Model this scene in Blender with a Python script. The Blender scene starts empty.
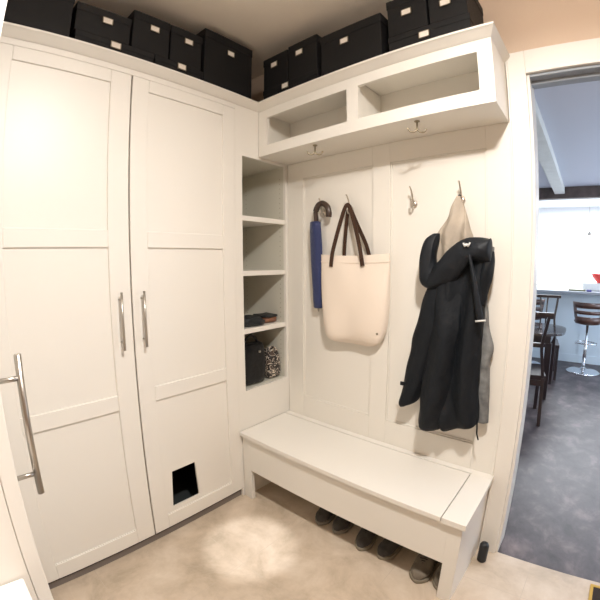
import bpy, bmesh, math, random
from mathutils import Vector, Matrix, noise
random.seed(7)
sc = bpy.context.scene
C = sc.collection
PI = math.pi

# ------------------------------------------------------------------ camera (wide-angle clip-on lens)
cd = bpy.data.cameras.new('camera'); cam = bpy.data.objects.new('camera', cd); C.objects.link(cam)
cd.type = 'PANO'; cd.panorama_type = 'FISHEYE_LENS_POLYNOMIAL'
cd.sensor_width = 36; cd.sensor_height = 36; cd.fisheye_fov = math.radians(175)
cd.fisheye_polynomial_k0 = 0.0
cd.fisheye_polynomial_k1 = -4.57804420e-02
cd.fisheye_polynomial_k2 = 6.50044249e-05
cd.fisheye_polynomial_k3 = 1.45642721e-05
cd.fisheye_polynomial_k4 = -3.10928771e-07
cd.clip_start = 0.02
Rr = ((0.7549121747, 0.6558168697, -0.0034412126), (-0.0650541785, 0.0801032047, 0.9946614653), (0.6525914207, -0.7506581846, 0.1031345122))
M = Matrix(((Rr[0][0], Rr[1][0], Rr[2][0]), (Rr[0][1], Rr[1][1], Rr[2][1]), (Rr[0][2], Rr[1][2], Rr[2][2])))
cam.matrix_world = Matrix.Translation((1.676, -1.8277, 1.502)) @ M.to_4x4()
sc.camera = cam

# ------------------------------------------------------------------ world, lights, exposure
w = bpy.data.worlds.new('world'); sc.world = w; w.use_nodes = True
w.node_tree.nodes['Background'].inputs[0].default_value = (0.75, 0.86, 1.0, 1)
w.node_tree.nodes['Background'].inputs[1].default_value = 4.0
sc.view_settings.view_transform = 'Standard'; sc.view_settings.look = 'None'
sc.view_settings.gamma = 1; sc.view_settings.exposure = 0.0
sc.view_settings.use_curve_mapping = False
sc.cycles.use_denoising = True
sc.cycles.max_bounces = 10; sc.cycles.diffuse_bounces = 6
sc.cycles.sample_clamp_indirect = 8

def light(name, kind, loc, energy, color, size=.2, rot=(0, 0, 0), size_y=None, shape=None):
    l = bpy.data.lights.new(name, kind); o = bpy.data.objects.new(name, l); C.objects.link(o)
    l.energy = energy; l.color = color; o.location = loc; o.rotation_euler = rot
    if kind == 'AREA':
        l.shape = shape or ('RECTANGLE' if size_y else 'DISK'); l.size = size
        if size_y: l.size_y = size_y
    return o
light('ceiling_lamp_light', 'AREA', (1.62, -1.28, 2.60), 45, (1.0, 0.955, 0.905), .15)
s = light('recessed_spot_light', 'SPOT', (.375, -.75, 2.868), 215, (0.96, 0.97, 1.0)); s.data.spot_size = math.radians(11.6); s.data.spot_blend = .6; s.data.shadow_soft_size = .02
light('dining_window_light', 'AREA', (4.25, 2.6, 1.5), 22, (0.72, 0.84, 1.0), 2.4, (0, math.radians(90), 0), 2.0)
light('kitchen_fill_light', 'AREA', (1.7, 5.9, 2.7), 210, (0.92, 0.96, 1.0), 2.6, (0, 0, 0), 1.8)  # added unseen fill that brightens the kitchen
light('dining_fill_light', 'AREA', (2.6, 2.9, 2.55), 14, (0.80, 0.88, 1.0), .5)  # unseen overhead fill for the dining area, no fixture

# ------------------------------------------------------------------ materials
def mat(name, col, rough=.5, metal=0, spec=.5, bump=0, bscale=40, var=0, vscale=6, emis=None, estr=0, sheen=0, coat=0):
    m = bpy.data.materials.new(name); m.use_nodes = True
    nt = m.node_tree; b = nt.nodes['Principled BSDF']
    b.inputs['Base Color'].default_value = (*col, 1); b.inputs['Roughness'].default_value = rough
    b.inputs['Metallic'].default_value = metal; b.inputs['Specular IOR Level'].default_value = spec
    if sheen: b.inputs['Sheen Weight'].default_value = sheen
    if coat: b.inputs['Coat Weight'].default_value = coat
    if emis: b.inputs['Emission Color'].default_value = (*emis, 1); b.inputs['Emission Strength'].default_value = estr
    tc = nt.nodes.new('ShaderNodeTexCoord')
    if bump:
        n = nt.nodes.new('ShaderNodeTexNoise'); n.inputs['Scale'].default_value = bscale; n.inputs['Detail'].default_value = 4
        bp = nt.nodes.new('ShaderNodeBump'); bp.inputs['Strength'].default_value = bump; bp.inputs['Distance'].default_value = .01
        nt.links.new(tc.outputs['Object'], n.inputs['Vector']); nt.links.new(n.outputs['Fac'], bp.inputs['Height']); nt.links.new(bp.outputs['Normal'], b.inputs['Normal'])
    if var:
        n = nt.nodes.new('ShaderNodeTexNoise'); n.inputs['Scale'].default_value = vscale; n.inputs['Detail'].default_value = 5
        r = nt.nodes.new('ShaderNodeValToRGB')
        r.color_ramp.elements[0].position = .3; r.color_ramp.elements[1].position = .7
        r.color_ramp.elements[0].color = (*[c * (1 - var) for c in col], 1); r.color_ramp.elements[1].color = (*[min(1, c * (1 + var)) for c in col], 1)
        nt.links.new(tc.outputs['Object'], n.inputs['Vector']); nt.links.new(n.outputs['Fac'], r.inputs['Fac']); nt.links.new(r.outputs['Color'], b.inputs['Base Color'])
    return m
M_ = {}
M_['paint'] = mat('cream_satin_paint', (.75, .725, .675), .40, bump=.02, bscale=60)
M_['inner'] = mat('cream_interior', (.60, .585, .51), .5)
M_['panel'] = mat('cream_wall_paint', (.76, .73, .67), .42)
M_['wall'] = mat('beige_wall_paint', (.64, .50, .385), .8, bump=.08, bscale=120)
M_['ceil'] = mat('ceiling_paint', (.86, .785, .68), .9, bump=.1, bscale=90)
M_['toe'] = mat('toe_kick_laminate', (.17, .145, .13), .5)
M_['dark'] = mat('dark_void', (.02, .02, .022), .9)
M_['innershade'] = mat('cabinet_inside_shade', (.035, .042, .042), .7)  # near-black stands for the shade inside the cabinet
M_['seam'] = mat('seam_shadow_gap', (.30, .27, .23), .8)
M_['steel'] = mat('brushed_steel', (.46, .43, .39), .32, 1, bump=.05, bscale=200)
M_['nickel'] = mat('satin_nickel', (.60, .56, .50), .28, 1)
M_['bronze'] = mat('aged_bronze', (.30, .26, .19), .4, .9)
M_['boxblk'] = mat('black_box_board', (.007, .007, .008), .6, spec=.3, bump=.25, bscale=300)
M_['boxlid'] = mat('black_box_lid', (.007, .007, .008), .6, spec=.3, bump=.25, bscale=300)
M_['card'] = mat('white_label_card', (.80, .74, .66), .6)
M_['canvas'] = mat('cream_canvas', (.80, .70, .60), .9, bump=.35, bscale=350, sheen=.2)
M_['leather'] = mat('brown_leather', (.050, .024, .014), .55, spec=.3, bump=.3, bscale=120)
M_['wood_handle'] = mat('dark_brown_wood', (.040, .022, .015), .3, var=.3, vscale=30, coat=.3)
M_['blue'] = mat('navy_nylon', (.024, .034, .105), .65, spec=.25, bump=.4, bscale=60, sheen=.3)
M_['coat'] = mat('black_shell_fabric', (.0065, .0085, .0115), .6, spec=.22, bump=.5, bscale=26)
M_['coat2'] = mat('black_shell_fabric_hood', (.0070, .0092, .0130), .55, spec=.28, bump=.5, bscale=26)
M_['lining'] = mat('taupe_lining', (.40, .345, .28), .85, bump=.5, bscale=40, var=.12, vscale=12)
M_['glining'] = mat('grey_lining', (.16, .165, .165), .8, bump=.5, bscale=60, var=.35, vscale=22)
M_['reflect'] = mat('pale_zip_tape', (.62, .62, .60), .4)
M_['shoe'] = mat('grey_suede', (.055, .050, .045), .85, bump=.4, bscale=90, var=.3, vscale=20)
M_['shoe2'] = mat('brown_suede', (.15, .125, .095), .8, bump=.4, bscale=90, var=.3, vscale=20)
M_['sole'] = mat('rubber_sole', (.22, .19, .14), .7)
M_['sole2'] = mat('pale_sole', (.20, .18, .15), .7)
M_['shoein'] = mat('shoe_lining', (.012, .012, .014), .9)
M_['patent'] = mat('black_patent_leather', (.004, .004, .005), .3, spec=.3, bump=.4, bscale=30)
M_['brownfold'] = mat('russet_leather', (.20, .085, .045), .5, bump=.4, bscale=40)
M_['teal'] = mat('dark_teal_cloth', (.009, .012, .015), .5, spec=.4, bump=.5, bscale=40)
M_['rubber'] = mat('black_rubber', (.012, .013, .016), .5)
M_['white'] = mat('white_laminate', (.90, .88, .84), .4)
M_['dwall'] = mat('cool_white_wall', (.72, .76, .80), .7)
M_['dceil'] = mat('pale_blue_ceiling', (.60, .63, .72), .8)
M_['kwhite'] = mat('kitchen_white', (.93, .94, .95), .5)
M_['beam'] = mat('dark_stained_timber', (.085, .062, .055), .6, var=.3, vscale=8)
M_['wbeam'] = mat('pale_timber', (.62, .64, .62), .6, var=.06, vscale=9)
M_['jamb'] = mat('shaded_head_grey', (.30, .33, .37), .6)  # grey puts the shade under the doorway head into the colour
M_['dwood'] = mat('espresso_wood', (.022, .014, .016), .28, coat=.4)
M_['tabletop'] = mat('dark_table_gloss', (.035, .028, .030), .12, coat=.8)
M_['stoolw'] = mat('walnut_bentwood', (.085, .040, .030), .3, coat=.4, var=.25, vscale=14)
M_['chrome'] = mat('chrome', (.80, .82, .85), .12, 1)
M_['islandp'] = mat('pale_blue_panel', (.60, .70, .78), .5)
M_['counter'] = mat('grey_counter', (.30, .33, .37), .35)
M_['red'] = mat('red_glaze', (.75, .06, .05), .3)
M_['paper'] = mat('paper', (.85, .85, .83), .7)
M_['olive'] = mat('olive_cover', (.12, .12, .06), .6)
M_['navyc'] = mat('indigo_cloth', (.04, .04, .22), .7)
M_['frost'] = mat('lamp_glass', (.9, .88, .84), .4, emis=(1, .945, .885), estr=104)
M_['bluepane'] = mat('pale_blue_blind', (.70, .82, .93), .6)
M_['matg'] = mat('ochre_mat_edging', (.55, .36, .08), .8)
M_['matb'] = mat('dark_mat_pile', (.03, .022, .018), .95, bump=.6, bscale=200)

def tile_mat():
    m = bpy.data.materials.new('beige_stone_tile'); m.use_nodes = True; nt = m.node_tree; b = nt.nodes['Principled BSDF']
    tc = nt.nodes.new('ShaderNodeTexCoord'); mp = nt.nodes.new('ShaderNodeMapping')
    mp.inputs['Location'].default_value = (-.45, .26, 0)
    br = nt.nodes.new('ShaderNodeTexBrick'); br.offset = 0; br.squash = 1
    br.inputs['Scale'].default_value = 1; br.inputs['Mortar Size'].default_value = .0014
    br.inputs['Brick Width'].default_value = .6; br.inputs['Row Height'].default_value = .6; br.inputs['Mortar Smooth'].default_value = .2
    n1 = nt.nodes.new('ShaderNodeTexNoise'); n1.inputs['Scale'].default_value = 3.6; n1.inputs['Detail'].default_value = 10; n1.inputs['Roughness'].default_value = .66; n1.inputs['Distortion'].default_value = .35
    r = nt.nodes.new('ShaderNodeValToRGB'); e = r.color_ramp.elements
    e[0].position = .36; e[0].color = (.41, .335, .25, 1); e[1].position = .66; e[1].color = (.64, .55, .45, 1)
    x = e.new(.5); x.color = (.54, .445, .345, 1)
    n2 = nt.nodes.new('ShaderNodeTexNoise'); n2.inputs['Scale'].default_value = 1.7; n2.inputs['Detail'].default_value = 3; n2.inputs['Distortion'].default_value = 2.2
    v = nt.nodes.new('ShaderNodeValToRGB'); ve = v.color_ramp.elements
    ve[0].position = .485; ve[0].color = (0, 0, 0, 1); ve[1].position = .515; ve[1].color = (0, 0, 0, 1); vx = ve.new(.5); vx.color = (.10, .10, .10, 1)
    mx = nt.nodes.new('ShaderNodeMixRGB'); mx.inputs[2].default_value = (.70, .62, .52, 1)
    mo = nt.nodes.new('ShaderNodeMixRGB'); mo.inputs[2].default_value = (.50, .42, .335, 1)
    L = nt.links.new
    L(tc.outputs['Object'], mp.inputs[0]); L(mp.outputs[0], br.inputs['Vector']); L(tc.outputs['Object'], n1.inputs['Vector']); L(tc.outputs['Object'], n2.inputs['Vector'])
    L(n1.outputs['Fac'], r.inputs[0]); L(n2.outputs['Fac'], v.inputs[0]); L(v.outputs[0], mx.inputs[0]); L(r.outputs[0], mx.inputs[1])
    L(br.outputs['Fac'], mo.inputs[0]); L(mx.outputs[0], mo.inputs[1]); L(mo.outputs[0], b.inputs['Base Color'])
    b.inputs['Roughness'].default_value = .45
    return m
def slate_mat():
    m = bpy.data.materials.new('slate_floor'); m.use_nodes = True; nt = m.node_tree; b = nt.nodes['Principled BSDF']
    tc = nt.nodes.new('ShaderNodeTexCoord'); mp = nt.nodes.new('ShaderNodeMapping'); mp.inputs['Scale'].default_value = (1.4, 1, 1); mp.inputs['Rotation'].default_value = (0, 0, .7)
    n1 = nt.nodes.new('ShaderNodeTexNoise'); n1.inputs['Scale'].default_value = 4.5; n1.inputs['Detail'].default_value = 10; n1.inputs['Roughness'].default_value = .62; n1.inputs['Distortion'].default_value = .25
    r = nt.nodes.new('ShaderNodeValToRGB'); e = r.color_ramp.elements
    e[0].position = .3; e[0].color = (.020, .014, .016, 1); e[1].position = .75; e[1].color = (.21, .160, .165, 1); x = e.new(.52); x.color = (.070, .056, .060, 1)
    L = nt.links.new
    L(tc.outputs['Object'], mp.inputs[0]); L(mp.outputs[0], n1.inputs['Vector']); L(n1.outputs['Fac'], r.inputs[0]); L(r.outputs[0], b.inputs['Base Color'])
    bp = nt.nodes.new('ShaderNodeBump'); bp.inputs['Strength'].default_value = .25; bp.inputs['Distance'].default_value = .01; L(n1.outputs['Fac'], bp.inputs['Height']); L(bp.outputs[0], b.inputs['Normal'])
    b.inputs['Roughness'].default_value = .42
    return m
def leopard_mat():
    m = bpy.data.materials.new('spotted_print'); m.use_nodes = True; nt = m.node_tree; b = nt.nodes['Principled BSDF']
    tc = nt.nodes.new('ShaderNodeTexCoord'); n = nt.nodes.new('ShaderNodeTexNoise'); n.inputs['Scale'].default_value = 17; n.inputs['Detail'].default_value = 1; n.inputs['Distortion'].default_value = 2.5
    r = nt.nodes.new('ShaderNodeValToRGB'); r.color_ramp.interpolation = 'CONSTANT'; e = r.color_ramp.elements
    e[0].position = 0; e[0].color = (.015, .012, .012, 1); e[1].position = .52; e[1].color = (.70, .62, .52, 1); x = e.new(.585); x.color = (.07, .05, .04, 1)
    L = nt.links.new; L(tc.outputs['Object'], n.inputs['Vector']); L(n.outputs['Fac'], r.inputs[0]); L(r.outputs[0], b.inputs['Base Color']); b.inputs['Roughness'].default_value = .5
    return m
M_['tile'] = tile_mat(); M_['slate'] = slate_mat(); M_['leopard'] = leopard_mat()

# ------------------------------------------------------------------ helpers
def bx(bm, x0, x1, y0, y1, z0, z1, mi=0):
    x0, x1 = sorted((x0, x1)); y0, y1 = sorted((y0, y1)); z0, z1 = sorted((z0, z1))
    v = [bm.verts.new(p) for p in ((x0, y0, z0), (x1, y0, z0), (x1, y1, z0), (x0, y1, z0), (x0, y0, z1), (x1, y0, z1), (x1, y1, z1), (x0, y1, z1))]
    for f in ((3, 2, 1, 0), (4, 5, 6, 7), (0, 1, 5, 4), (1, 2, 6, 5), (2, 3, 7, 6), (3, 0, 4, 7)):
        fc = bm.faces.new([v[i] for i in f]); fc.material_index = mi
def ring_loft(bm, rings, cap=True, mi=0):
    vs = [[bm.verts.new(p) for p in r] for r in rings]; n = len(vs[0])
    for a, b in zip(vs, vs[1:]):
        for i in range(n):
            f = bm.faces.new((a[i], a[(i + 1) % n], b[(i + 1) % n], b[i])); f.smooth = True; f.material_index = mi
    if cap:
        f = bm.faces.new(vs[0][::-1]); f.material_index = mi; f = bm.faces.new(vs[-1]); f.material_index = mi
def tube(bm, pts, rad, n=10, cap=True, mi=0, flat=None):
    pts = [Vector(p) for p in pts]; rings = []; up = None
    rads = rad if isinstance(rad, (list, tuple)) else [rad] * len(pts)
    for i, p in enumerate(pts):
        d = (pts[min(i + 1, len(pts) - 1)] - pts[max(i - 1, 0)]).normalized()
        if up is None:
            up = Vector((0, 0, 1)) if abs(d.z) < .9 else Vector((0, 1, 0))
        a = d.cross(up).normalized(); up = a.cross(d).normalized()
        fx_, fy_ = flat if flat else (1, 1)
        rings.append([p + (a * math.cos(2 * PI * k / n) * fx_ + up * math.sin(2 * PI * k / n) * fy_) * rads[i] for k in range(n)])
    ring_loft(bm, rings, cap, mi)
def lathe(bm, c, prof, n=24, mi=0, cap=True):
    ring_loft(bm, [[(c[0] + r * math.cos(2 * PI * k / n), c[1] + r * math.sin(2 * PI * k / n), c[2] + z) for k in range(n)] for r, z in prof], cap, mi)
def smooth_path(pts, k=6):
    P = [Vector(p) for p in pts]; out = []
    for i in range(len(P) - 1):
        p0, p1, p2, p3 = P[max(i - 1, 0)], P[i], P[i + 1], P[min(i + 2, len(P) - 1)]
        for j in range(k):
            t = j / k
            out.append(.5 * ((2 * p1) + (p2 - p0) * t + (2 * p0 - 5 * p1 + 4 * p2 - p3) * t * t + (3 * p1 - p0 - 3 * p2 + p3) * t ** 3))
    out.append(P[-1]); return out
def obj(name, bm, mats, parent=None, bevel=0, sub=0, seg=2):
    bmesh.ops.recalc_face_normals(bm, faces=bm.faces)
    me = bpy.data.meshes.new(name); bm.to_mesh(me); bm.free()
    for m in (mats if isinstance(mats, (list, tuple)) else [mats]): me.materials.append(m)
    o = bpy.data.objects.new(name, me); C.objects.link(o)
    if parent: o.parent = parent; o.matrix_parent_inverse = Matrix.Translation(parent.matrix_world.translation).inverted() if parent.type == 'EMPTY' else Matrix()
    if bevel:
        b = o.modifiers.new('bevel', 'BEVEL'); b.width = bevel; b.segments = seg; b.limit_method = 'ANGLE'; b.angle_limit = .6
    if sub:
        s_ = o.modifiers.new('sub', 'SUBSURF'); s_.levels = sub; s_.render_levels = sub
    return o
def thing(name, label, cat, loc=(0, 0, 0), group=None):
    o = bpy.data.objects.new(name, None); C.objects.link(o); o.location = loc; o.empty_display_size = .05
    o.matrix_world = Matrix.Translation(loc)
    o['label'] = label; o['category'] = cat
    if group: o['group'] = group
    return o
def tag(o, label, cat, group=None, kind=None):
    o['label'] = label; o['category'] = cat
    if group: o['group'] = group
    if kind: o['kind'] = kind
    return o
def boxobj(name, dims, m, parent=None, bevel=0, mi=0):
    bm = bmesh.new(); bx(bm, *dims); return obj(name, bm, m, parent, bevel)
def struct(name, dims_list, m, bevel=0, label=None):
    bm = bmesh.new()
    for d in dims_list: bx(bm, *d)
    o = obj(name, bm, m, None, bevel); o['kind'] = 'structure'
    o['label'] = label or (name.replace('_', ' ') + ' of the mudroom'); o['category'] = name.split('_')[0]
    return o

# ------------------------------------------------------------------ room shell
CZ = 2.88
struct('floor', [(-.62, 3.9, -3.6, 0, -.05, 0)], M_['tile'], label='beige marbled stone tile floor of the mudroom')
f2 = struct('floor_dining', [(-1.6, 4.4, 0, 8.0, -.052, -.002)], M_['slate'], label='dark mottled slate floor beyond the doorway')
struct('ceiling', [(-.62, 3.9, -3.6, 0, CZ, CZ + .05)], M_['ceil'], label='grey beige ceiling above the black boxes')
struct('wall_left', [(-.67, -.62, -3.6, 0, 0, CZ)], M_['wall'], label='wall behind the tall cabinets')
struct('wall_front', [(-.62, 3.9, -3.65, -3.6, 0, CZ)], M_['wall'], label='mudroom wall behind the viewer')
struct('wall_right', [(3.9, 3.95, -3.6, 0, 0, CZ)], M_['wall'], label='mudroom wall opposite the tall cabinets')
struct('wall_back', [(-.62, 1.454, 0, .14, 0, CZ), (2.27, 3.95, 0, .14, 0, CZ), (1.454, 2.27, 0, .14, 2.366, CZ)], M_['wall'], label='beige wall with the doorway to the dining area')
# wainscot of the hook wall: flat backing with raised boards and a bead round each recess
bm = bmesh.new()
bx(bm, .0, 1.371, -.006, -.0, .0, 2.147)
for d in ((0, .131), (.642, .749), (1.254, 1.371)): bx(bm, d[0], d[1], -.018, -.006, .43, 2.147)
for a, b in ((.131, .642), (.749, 1.254)):
    bx(bm, a, b, -.018, -.006, .43, .599); bx(bm, a, b, -.018, -.006, 2.04, 2.147)
trim = obj('trim_1', bm, M_['panel'], None, .002); trim['kind'] = 'structure'; trim['label'] = 'cream panelled wall boards behind the coat hooks'; trim['category'] = 'wall panelling'
bm = bmesh.new()
for a, b in ((.131, .642), (.749, 1.254)):
    for (x0, x1, z0, z1) in ((a, b, .599, .609), (a, b, 2.03, 2.04), (a, a + .010, .609, 2.03), (b - .010, b, .609, 2.03)):
        bx(bm, x0, x1, -.0125, -.006, z0, z1)
trim2 = obj('bead_moulding', bm, M_['panel'], trim, .003)
# door casing and jambs
bm = bmesh.new()
bx(bm, 1.371, 1.454, -.022, 0, 0, 2.48); bx(bm, 2.27, 2.353, -.022, 0, 0, 2.48); bx(bm, 1.454, 2.27, -.022, 0, 2.366, 2.48)
bx(bm, 1.366, 1.376, -.028, 0, 0, 2.484)
tr = obj('trim_2', bm, M_['paint'], None, .003); tr['kind'] = 'structure'; tr['label'] = 'cream casing around the doorway'; tr['category'] = 'door casing'
bm = bmesh.new()
bx(bm, 1.4535, 1.466, -.002, .145, 0, 2.366); bx(bm, 2.258, 2.2705, -.002, .145, 0, 2.366)
j = obj('trim_3', bm, M_['paint']); j['kind'] = 'structure'; j['label'] = 'doorway side jambs'; j['category'] = 'door jamb'
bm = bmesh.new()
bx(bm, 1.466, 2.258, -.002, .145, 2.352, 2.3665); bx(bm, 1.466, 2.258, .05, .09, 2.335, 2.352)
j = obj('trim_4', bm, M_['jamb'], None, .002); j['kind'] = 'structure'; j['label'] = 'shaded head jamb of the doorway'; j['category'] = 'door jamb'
# dining room and kitchen shell
struct('wall_dining_left', [(-1.65, -1.6, .14, 8.0, 0, 2.8)], M_['dwall'], label='cool white wall of the dining area')
struct('wall_kitchen_back', [(-1.6, .35, 7.6, 7.65, 0, 2.8), (2.9, 4.4, 7.6, 7.65, 0, 2.8), (.35, 2.9, 7.6, 7.65, 0, 1.0), (.35, 2.9, 7.6, 7.65, 2.28, 2.8)], M_['kwhite'], label='bright white far wall of the kitchen')
struct('wall_dining_right', [(4.4, 4.45, .14, 1.2, 0, 2.8), (4.4, 4.45, 4.0, 8.0, 0, 2.8), (4.4, 4.45, 1.2, 4.0, 0, .4), (4.4, 4.45, 1.2, 4.0, 2.5, 2.8)], M_['dwall'], label='dining area wall with the large window')
struct('ceiling_dining', [(-1.6, 4.4, .14, 4.20, 2.60, 2.81)], M_['dceil'], label='pale blue grey ceiling of the dining area')
struct('ceiling_kitchen', [(-1.6, 4.4, 4.25, 8.0, 2.76, 2.81)], M_['kwhite'], label='bright white kitchen ceiling')
for nm, dims, n in (('window_1', (.35, 2.9, 7.6, 7.64, 1.0, 2.28), 3),):
    bm = bmesh.new(); x0, x1, y0, y1, z0, z1 = dims
    for i in range(n + 1):
        x = x0 + (x1 - x0) * i / n; bx(bm, x - .03, x + .03, y0 - .016, y1 - .002, z0 + .01, z1 - .01)
    bx(bm, x0, x1, y0 - .01, y1, z0, z0 + .05); bx(bm, x0, x1, y0 - .01, y1, z1 - .05, z1)
    wo = obj(nm, bm, M_['kwhite']); wo['kind'] = 'structure'; wo['label'] = 'kitchen window full of daylight'; wo['category'] = 'window'
    glass = mat('window_daylight', (.9, .95, 1), .2, emis=(.93, .97, 1.0), estr=1.8)
    boxobj('pane', (x0, x1, 7.62, 7.63, z0, z1), glass, wo)
# cross beam between dining area and kitchen
b = boxobj('trim_5', (-1.6, 4.4, 4.18, 4.32, 2.44, 2.60), M_['beam'], None, .006); b['kind'] = 'structure'; b['label'] = 'dark stained timber beam across the kitchen opening'; b['category'] = 'beam'
b = boxobj('trim_7', (-1.6, 4.4, 4.20, 4.30, 2.60, 2.81), M_['dceil']); b['kind'] = 'structure'; b['label'] = 'pale strip above the dark beam'; b['category'] = 'wall'
b = boxobj('trim_6', (1.255, 1.395, .145, 4.175, 2.50, 2.60), M_['wbeam'], None, .008); b['kind'] = 'structure'; b['label'] = 'pale timber beam running along the dining ceiling'; b['category'] = 'beam'

# ------------------------------------------------------------------ shaker door builder (in the plane x = face)
def bar_handle(parent, fx, y, z0, z1, ax='x', sgn=1):
    bm = bmesh.new(); L = z1 - z0; off = .034
    if ax == 'y': off = .040
    if ax == 'x':
        tube(bm, [(fx + off, y, z0), (fx + off, y, z1)], .0062, 14)
        for z in (z0 + .035, z1 - .035): tube(bm, [(fx - .0, y, z), (fx + off, y, z)], .0045, 10)
    else:
        tube(bm, [(y, fx + off, z0), (y, fx + off, z1)], .0068, 14)
        for z in (z0 + .045, z1 - .045): tube(bm, [(y, fx, z), (y, fx + off, z)], .005, 10)
    return obj('handle', bm, M_['steel'], parent)
def shaker(parent, y0, y1, py0, py1, hole=None, z0=.055, z1=2.4005, label=None, X=0.0):
    """door between y0..y1, recessed panels between py0..py1, three of them"""
    bm = bmesh.new(); T = .022; D = .010
    Z = [(.138, .814), (.890, 1.578), (1.656, 2.338)]
    bx(bm, X - T, X, y0, py0, z0, z1); bx(bm, X - T, X, py1, y1, z0, z1)
    zz = [z0, .138, .814, .890, 1.578, 1.656, 2.338, z1]
    for a, b in ((0, 1), (2, 3), (4, 5), (6, 7)): bx(bm, X - T, X, py0, py1, zz[a], zz[b])
    d = obj('door', bm, M_['paint'], parent, .003)
    if label: d['label'] = label
    bm = bmesh.new()
    for i, (a, b) in enumerate(Z):
        if i == 0 and hole:
            (ya0, ya1), (yb0, yb1), ha, hb = hole   # top y-range, bottom y-range, z bottom, z top
            xs = (X - T + .002, X - D)
            def quad(p):
                f = [bm.verts.new((xs[1], q[0], q[1])) for q in p]; g = [bm.verts.new((xs[0], q[0], q[1])) for q in p]; n = len(p)
                bm.faces.new(f); bm.faces.new(g[::-1])
                for k in range(n): bm.faces.new((f[k], g[k], g[(k + 1) % n], f[(k + 1) % n]))
            a -= .005; b += .005; py0 -= .005; py1 += .005
            quad([(py0, a), (py1, a), (yb1, ha), (yb0, ha)])
            quad([(py0, b), (ya0, hb), (ya1, hb), (py1, b)])
            quad([(py0, a), (yb0, ha), (ya0, hb), (py0, b)])
            quad([(py1, a), (py1, b), (ya1, hb), (yb1, ha)])
        else:
            bx(bm, X - T + .002, X - D, py0 - .005, py1 + .005, a - .005, b + .005)
    obj('panel', bm, M_['paint'], d)
    return d

# ------------------------------------------------------------------ tall cabinet with two doors
t = thing('tall_cabinet', 'wide cream floor-to-top cabinet with two tall panelled doors and a pet opening', 'cabinet', (-.3, -1.1, 0))
bm = bmesh.new()
bx(bm, -.60, -.024, -1.745, -1.725, 0, 2.45); bx(bm, -.60, -.024, -.486, -.470, 0, 2.45)
bx(bm, -.60, -.58, -1.725, -.486, 0, 2.469); bx(bm, -.58, -.031, -1.725, -.486, 2.42, 2.469)
bx(bm, -.58, -.024, -1.725, -.486, .035, .053, 1); bx(bm, -.579, -.575, -1.09, -.487, .054, .8, 1); bx(bm, -.575, -.03, -1.0915, -1.089, .054, .8, 1); bx(bm, -.575, -.03, -.489, -.4862, .054, .8, 1); bx(bm, -.575, -.03, -1.089, -.489, .78, .8, 1); bx(bm, -.58, -.03, -1.108, -1.092, .053, 2.42)  # dark boxes behind the pet opening carry its painted shade
obj('body', bm, [M_['inner'], M_['innershade']], t)
boxobj('frieze', (-.030, -.003, -1.73, -.4705, 2.4025, 2.469), M_['paint'], t)
boxobj('toe_kick', (-.05, -.018, -1.745, -.470, 0, .035), M_['toe'], t)
def crown(bm, prof, a, b, axis):
    """prof: (out, z); extrude along axis from a to b"""
    vs = []
    for s_, end in ((a, 0), (b, 1)):
        row = []
        for o_, z in prof:
            if axis == 'y': row.append(bm.verts.new((o_, s_ - (o_ if end else 0) * 1.0 * (1 if end else 0), z)))
            else: row.append(bm.verts.new((s_, -.283 - o_, z)))
        vs.append(row)
    n = len(prof)
    for k in range(n): bm.faces.new((vs[0][k], vs[0][(k + 1) % n], vs[1][(k + 1) % n], vs[1][k]))
    bm.faces.new(vs[0][::-1]); bm.faces.new(vs[1])
prof = [(-.002, 2.432), (.0, 2.430), (.008, 2.434), (.024, 2.445), (.040, 2.456), (.048, 2.460), (.048, 2.469), (-.002, 2.469)]
bm = bmesh.new()
vs = []
for end, yy in ((0, -1.76), (1, -.283)):
    vs.append([bm.verts.new((o_, yy - (max(o_, 0) if end else 0), z)) for o_, z in prof])
n = len(prof)
for k in range(n): bm.faces.new((vs[0][k], vs[0][(k + 1) % n], vs[1][(k + 1) % n], vs[1][k]))
bm.faces.new(vs[0][::-1]); bm.faces.new(vs[1])
cm = obj('trim_8', bm, M_['paint']); cm['kind'] = 'structure'; cm['label'] = 'cream crown moulding along the top of the tall cabinet'; cm['category'] = 'crown moulding'
d1 = shaker(t, -1.722, -1.1025, -1.635, -1.202)
bar_handle(d1, 0, -1.163, 1.108, 1.375)
d2 = shaker(t, -1.0955, -.471, -1.009, -.555, hole=((-.951, -.802), (-.967, -.791), .167, .385), label='door with a cut pet opening near the floor')
bar_handle(d2, 0, -1.052, 1.108, 1.375)

# ------------------------------------------------------------------ open shelf niche in the corner
t = thing('shelf_niche', 'narrow open shelf niche in the corner beside the hook wall', 'shelf unit', (-.2, -.23, 0))
Y0, Y1, NZ0, NZ1 = -.411, -.040, .709, 2.133
bm = bmesh.new(); X = -.003
bx(bm, X - .02, X, -.4695, Y0, 0, 2.469); bx(bm, X - .02, X, Y1, -.0, 0, 2.469)
bx(bm, X - .02, X, Y0, Y1, 0, NZ0 - .0); bx(bm, X - .02, X, Y0, Y1, NZ1, 2.469)
obj('face_frame', bm, M_['paint'], t)
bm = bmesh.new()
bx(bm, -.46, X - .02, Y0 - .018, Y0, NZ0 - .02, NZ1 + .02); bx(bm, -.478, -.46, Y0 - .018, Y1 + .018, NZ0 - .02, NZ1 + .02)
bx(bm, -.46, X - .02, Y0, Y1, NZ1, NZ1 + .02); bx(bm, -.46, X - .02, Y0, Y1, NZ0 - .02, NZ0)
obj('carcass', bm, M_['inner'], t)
bm = bmesh.new(); bx(bm, -.46, X - .02, Y1, Y1 + .018, NZ0 - .02, NZ1 + .02)
z = NZ0 + .10
while z < NZ1 - .06:
    for xx in (-.055, -.40): bx(bm, xx - .0025, xx + .0025, Y1 - .0006, Y1 + .001, z - .0025, z + .0025, 1)
    z += .032
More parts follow.
